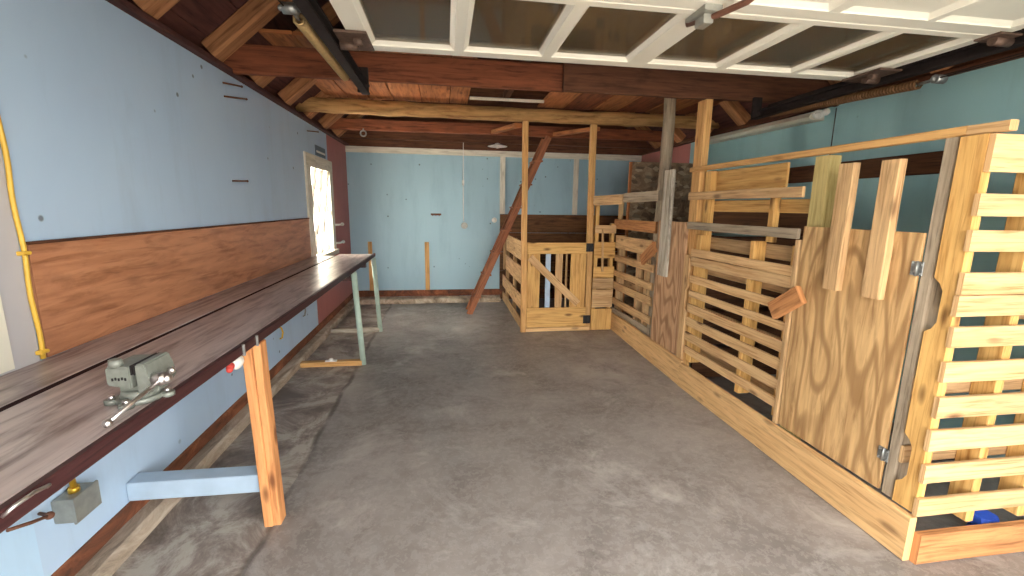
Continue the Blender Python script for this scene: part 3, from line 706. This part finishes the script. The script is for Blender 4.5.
for z0 in (.30, .62, .95, 1.30, 1.62):
    b = BM(); bx(b, 2.03 if z0 > .7 else 2.0, 3.16, 1.507, 1.524, z0 + .1, z0 + .18, n=3) if z0 in (.30, .62) else bx(b, 2.31, 3.16, 1.507, 1.524, z0 + .1, z0 + .18, n=3)
    obj('rear_slat', b, 'pallet_old', cp)
b = BM(); board(b, (2.46, 1.47, .0), (2.455, 1.47, .13), (0, 1, 0), .085, .09, n=4, warp=.01, ch=.02); one('tarp_bundle', b, 'blue_tarp', 'folded blue tarp on the floor inside the corner pallet', 'tarp')

# hinge post, gate
b = BM(); board(b, (2.045, 1.553, .215), (2.045, 1.555, 1.797), (0, 1, 0), .048, .085, n=5, warp=.002, ch=.006); one('fence_post', b, 'grey', 'grey weathered post between the plywood gate and the corner pallet', 'post')
gt = thing('stall_gate', 'large grained plywood gate with two upright boards on top', 'gate', (2.0, 1.9, .255))
b = BM(); board(b, (2.005, 1.905, .222), (2.005, 1.905, 1.417), (0, 1, 0), .638, .016, n=2, warp=0, ch=.002); obj('panel', b, 'ply', gt)
for y0, y1, z0, z1 in ((1.925, 2.012, 1.105, 1.735), (1.703, 1.79, 1.105, 1.73)):
    b = BM(); bx(b, 1.955, 1.995, y0, y1, z0, z1, n=3); obj('upright_board', b, 'pallet_old', gt)
for zz in (1.266, .40):
    b = BM(); bx(b, 1.991, 1.996, 1.562, 1.612, zz - .03, zz + .03, n=1, warp=0, ch=.001); tube(b, [(1.989, 1.586, zz - .032), (1.989, 1.586, zz + .032)], .005, 8)
    for yy in (1.568, 1.603): 
        for dz in (-.02, .02): ball(b, (1.990, yy, zz + dz), .004)
    obj('hinge', b, 'metal', gt, 'small steel butt hinge')
b = BM(); bx(b, 2.03, 2.105, 2.15, 2.247, .02, 1.797, n=4); one('fence_post', b, 'treated', 'yellowish treated post standing behind the latch edge of the plywood gate', 'post')
b = BM(); bx(b, 1.99, 2.02, 2.232, 2.268, .215, 1.338, n=4); one('stop_batten', b, 'pallet_old', 'narrow upright batten along the latch edge of the plywood gate', 'batten')
b = BM(); board(b, (1.966, 2.345, .900), (1.966, 2.148, 1.042), (0, .6, .8), .106, .036, n=1, warp=0); one('turn_latch', b, 'kerb_brown', 'brown wooden turn block latch overlapping the edge of the plywood gate', 'latch')

# pallet of the first stall
p2 = thing('pallet', 'upright slatted pallet beside the plywood gate, under the long top rail', 'pallet', (2.06, 2.8, .21))
for k, (z0, z1, y0, y1) in enumerate(((1.577, 1.638, 2.255, 3.44), (1.343, 1.402, 2.25, 3.42), (1.122, 1.183, 2.272, 3.362), (1.046, 1.119, 2.272, 3.355), (.906, .967, 2.272, 3.352), (.786, .84, 2.278, 3.345), (.653, .726, 2.278, 3.352), (.538, .61, 2.275, 3.348), (.412, .482, 2.278, 3.352), (.298, .36, 2.276, 3.345))):
    b = BM(); xo = -.022 if k < 2 else 0
    bx(b, 2.004 + xo, 2.024 + xo, y0, y1, z0, z1, n=4, warp=.002, ch=.003); obj('slat', b, 'grey' if k == 1 else ('pallet_old' if k == 0 else 'pallet'), p2)
for y0, y1 in ((3.27, 3.345), (2.645, 2.69), (2.285, 2.325)):
    b = BM(); bx(b, 2.026, 2.115, y0, y1, .23, 1.30 if y0 > 2.4 else 1.30, n=3); obj('stringer', b, 'yellow', p2)
for k, (z0, z1, y0, y1) in enumerate(((1.645, 1.80, 2.55, 3.44), (1.487, 1.572, 2.28, 3.44), (1.19, 1.285, 2.27, 3.345), (.98, 1.04, 2.28, 3.345), (.63, .70, 2.28, 3.345), (.30, .37, 2.28, 3.345))):
    b = BM(); bx(b, 2.117, 2.135, y0, y1, z0, z1, n=3); obj('rear_slat', b, 'yellow' if k < 2 else 'pallet_old', p2)
b = BM(); bx(b, 2.07, 2.115, 2.56, 2.61, 1.30, 1.65, n=2); obj('upright_stub', b, 'yellow', p2)
b = BM(); bx(b, 2.06, 2.115, 3.27, 3.345, 1.30, 1.80, n=2); obj('upright_stub', b, 'yellow', p2)
# top rail
b = BM(); board(b, (2.012, 1.50, 1.8165), (2.012, 3.475, 1.82), (0, 0, 1), .036, .034, n=5); one('top_rail', b, 'fir', 'long pale rail running along the top of the first stall', 'rail')
b = BM(); board(b, (2.012, 1.365, 1.8135), (2.012, 1.498, 1.8145), (0, 0, 1), .038, .038, n=2); one('rail_end', b, 'pallet', 'short pale end piece of the top rail over the corner pallet', 'rail')
# tall post
b = BM(); bx(b, 2.032, 2.092, 3.38, 3.50, .02, 2.352, n=6, warp=.002); one('tall_post', b, 'fir', 'tall square yellow post from the kerb up to the dark beam', 'post')
b = BM(); prism(b, [(2.0, 3.372, .226), (2.0, 3.452, .226), (2.0, 3.448, 1.125), (2.0, 3.40, 1.13), (2.0, 3.37, 1.10), (2.0, 3.372, .86), (2.0, 3.395, .83), (2.0, 3.395, .68), (2.0, 3.372, .64)], (.018, 0, 0))
one('notched_board', b, 'pallet', 'notched pale upright board nailed to the foot of the tall square post', 'board')
# tan panel and grey board
b = BM(); board(b, (2.02, 3.722, .228), (2.02, 3.722, 1.395), (0, 1, 0), .51, .014, n=2, warp=0, ch=.002); one('plywood_panel', b, 'ply_pink', 'tan plywood panel between the square post and the round grey post', 'panel')
b = BM(); board(b, (1.995, 3.80, .89), (1.995, 3.80, 1.846), (0, 1, 0), .16, .028, n=4); one('upright_board', b, 'oldgrey', 'silver grey weathered board nailed upright over the tan plywood panel', 'board')
b = BM(); tube(b, [(2.132 + .006 * math.sin(k), 4.17 + .008 * math.cos(k * 1.7), .02 + k * .26) for k in range(11)], [.066 - .0012 * k + random.uniform(-.003, .003) for k in range(11)], 14)
one('round_post', b, 'grey', 'tall round grey log post next to the tan plywood panel', 'post')
b = BM(); board(b, (1.985, 4.22, .985), (1.985, 3.97, 1.145), (0, .6, .8), .105, .036, n=1, warp=0); one('turn_latch', b, 'kerb_brown', 'brown wooden turn block latch by the round grey post', 'latch')

# pallet of the second stall
p3 = thing('pallet', 'upright slatted pallet between the round grey post and the rear gate', 'pallet', (2.07, 4.6, .22))
for z0, z1 in ((1.03, 1.185), (.873, .948), (.69, .766), (.53, .62), (.338, .42), (.228, .295)):
    b = BM(); bx(b, 2.042, 2.062, 4.09, 5.10, z0, z1, n=4, warp=.002); obj('slat', b, 'pallet_old' if z0 > .3 else 'grey', p3)
for y0 in (4.26, 4.47, 5.03):
    b = BM(); bx(b, 2.064, 2.15, y0, y0 + .06, .23, 1.185, n=3); obj('stringer', b, 'pallet_old', p3)
for z0 in (.26, .55, .84, 1.08):
    b = BM(); bx(b, 2.152, 2.17, 4.25, 5.09, z0, z0 + .09, n=3); obj('rear_slat', b, 'pallet_old', p3)
b = BM(); board(b, (2.05, 4.09, 1.322), (2.05, 5.16, 1.318), (0, 0, 1), .115, .024, n=4); one('stall_rail', b, 'kerb_brown', 'brown cross rail just above the pallet of the second stall', 'rail')
b = BM(); board(b, (2.045, 4.07, 1.628), (1.92, 4.62, 1.613), (0, 0, 1), .10, .028, n=3); one('stall_rail', b, 'grey', 'grey upper rail nailed to the round grey post', 'rail')
b = BM(); board(b, (1.915, 4.63, 1.60), (1.745, 5.092, 1.588), (0, 0, 1), .11, .028, n=3); one('stall_rail', b, 'pallet_old', 'pale upper rail nailed to the hinge post of the rear gate', 'rail')
b = BM(); bx(b, 2.0, 2.05, 4.93, 4.97, 1.38, 1.56, n=2); one('rail_stub', b, 'pallet_old', 'short upright stub under the upper rail of the second stall', 'board')

# rear gate
GY = 5.12
rg = thing('rear_gate', 'small rear gate of yellow boards with a diagonal brace', 'gate', (1.33, GY, .05))
b = BM(); bx(b, .955, 1.69, GY - .022, GY - .002, .957, 1.092, n=3); obj('top_rail', b, 'yellow', rg)
b = BM(); bx(b, .962, 1.70, GY - .022, GY - .002, .055, .30, n=3); obj('bottom_rail', b, 'yellow', rg)
for x0, x1, mt in ((.96, 1.118, 'yellow'), (1.188, 1.25, 'blue_lumber'), (1.31, 1.398, 'pallet'), (1.434, 1.458, 'pallet_old'), (1.497, 1.69, 'yellow')):
    b = BM(); bx(b, x0, x1, GY, GY + .018, .07, 1.08, n=3); obj('upright_slat', b, mt, rg, 'pale blue painted slat' if mt == 'blue_lumber' else None)
b = BM(); board(b, (.99, GY - .012, .915), (1.60, GY - .012, .345), (0, 0, 1), .088, .018, n=2); obj('diagonal_brace', b, 'pallet', rg)
for zz in (1.035, .145):
    b = BM(); bx(b, 1.672, 1.765, GY - .034, GY - .024, zz - .05, zz + .05, n=1, warp=0, ch=.012); tube(b, [(1.718, GY - .036, zz - .05), (1.718, GY - .036, zz + .05)], .009, 8); obj('strap_hinge', b, 'black', rg, 'square black hinge')
b = BM(); board(b, (.925, GY, .0), (.908, GY, 2.45), (1, 0, 0), .062, .06, n=6, warp=.002); one('gate_post', b, 'fir', 'thin tall post at the latch side of the rear gate near the ladder', 'post')
b = BM(); board(b, (1.742, GY + .03, .0), (1.715, GY + .03, 2.45), (1, 0, 0), .07, .06, n=6, warp=.002); one('gate_post', b, 'fir', 'thin tall post at the hinge side of the rear gate', 'post')
b = BM(); bx(b, .96, 1.76, GY - .02, GY + .02, .0, .046, n=2); one('threshold', b, 'kerb', 'pale threshold strip on the floor under the rear gate', 'board')
# corner filler of boards
cf = thing('pallet', 'upright pallet of stacked boards beside the rear gate hinges', 'pallet', (1.9, GY, 0))
for z0, z1, mt in ((1.205, 1.30, 'pallet'), (.905, 1.10, 'yellow'), (.665, .80, 'yellow'), (.525, .658, 'pallet_old'), (.29, .517, 'pallet'), (.005, .275, 'yellow')):
    b = BM(); bx(b, 1.775, 2.04, GY - .024, GY - .004, z0, z1, n=3); obj('slat', b, mt, cf)
for x0 in (1.785, 1.985):
    b = BM(); bx(b, x0, x0 + .045, GY - .002, GY + .06, .0, 1.56 if x0 < 1.9 else 1.32, n=3); obj('stringer', b, 'yellow', cf)
b = BM(); board(b, (1.868, GY - .034, 1.258), (1.888, GY - .034, .742), (1, 0, 0), .026, .016, n=2); one('lath', b, 'pallet', 'thin pale upright lath over the boards beside the rear gate', 'lath')

# side pallet along the ladder side
sp = thing('pallet', 'low pallet side of three wide boards running back beside the ladder', 'pallet', (.92, 6.1, 0))
for z0, z1, y1 in ((.86, 1.095, 6.55), (.56, .785, 6.9), (.24, .43, 7.0), (.01, .14, 7.0)):
    b = BM(); bx(b, .91, .93, 5.155, y1, z0, z1, n=4, warp=.003); obj('side_board', b, 'pallet_old', sp)
for y0 in (5.20, 5.95, 6.70):
    b = BM(); bx(b, .932, .975, y0, y0 + .09, .005, 1.08, n=3); obj('stringer', b, 'pallet_old', sp)
b = BM(); bx(b, .885, .908, 6.66, 6.75, .55, 1.08, n=2); obj('outer_cleat', b, 'pallet_old', sp)

# chipboard partition inside
b = BM(); bx(b, 2.235, 3.14, 5.2, 5.216, .02, 2.06, n=2, warp=0, ch=.001); one('partition_sheet', b, 'osb', 'weathered mottled chipboard sheet standing inside between the stalls', 'sheet')
b = BM(); bx(b, 2.205, 2.234, 5.185, 5.225, .02, 2.055, n=3); one('sheet_batten', b, 'loft', 'orange brown batten along the edge of the chipboard sheet', 'batten')
b = BM(); 
dv = thing('stall_divider', 'dark board divider across the inside of the first stall', 'divider', (2.65, 3.43, 0))
for z0, z1 in ((.02, .3), (.33, .62), (.66, .95), (.99, 1.28), (1.31, 1.52)):
    b = BM(); bx(b, 2.15, 3.17, 3.43, 3.452, z0, z1, n=3); obj('divider_board', b, 'dark', dv)
b = BM(); bx(b, 3.08, 3.14, 3.455, 3.52, .0, 1.54, n=2); obj('divider_post', b, 'dark', dv)
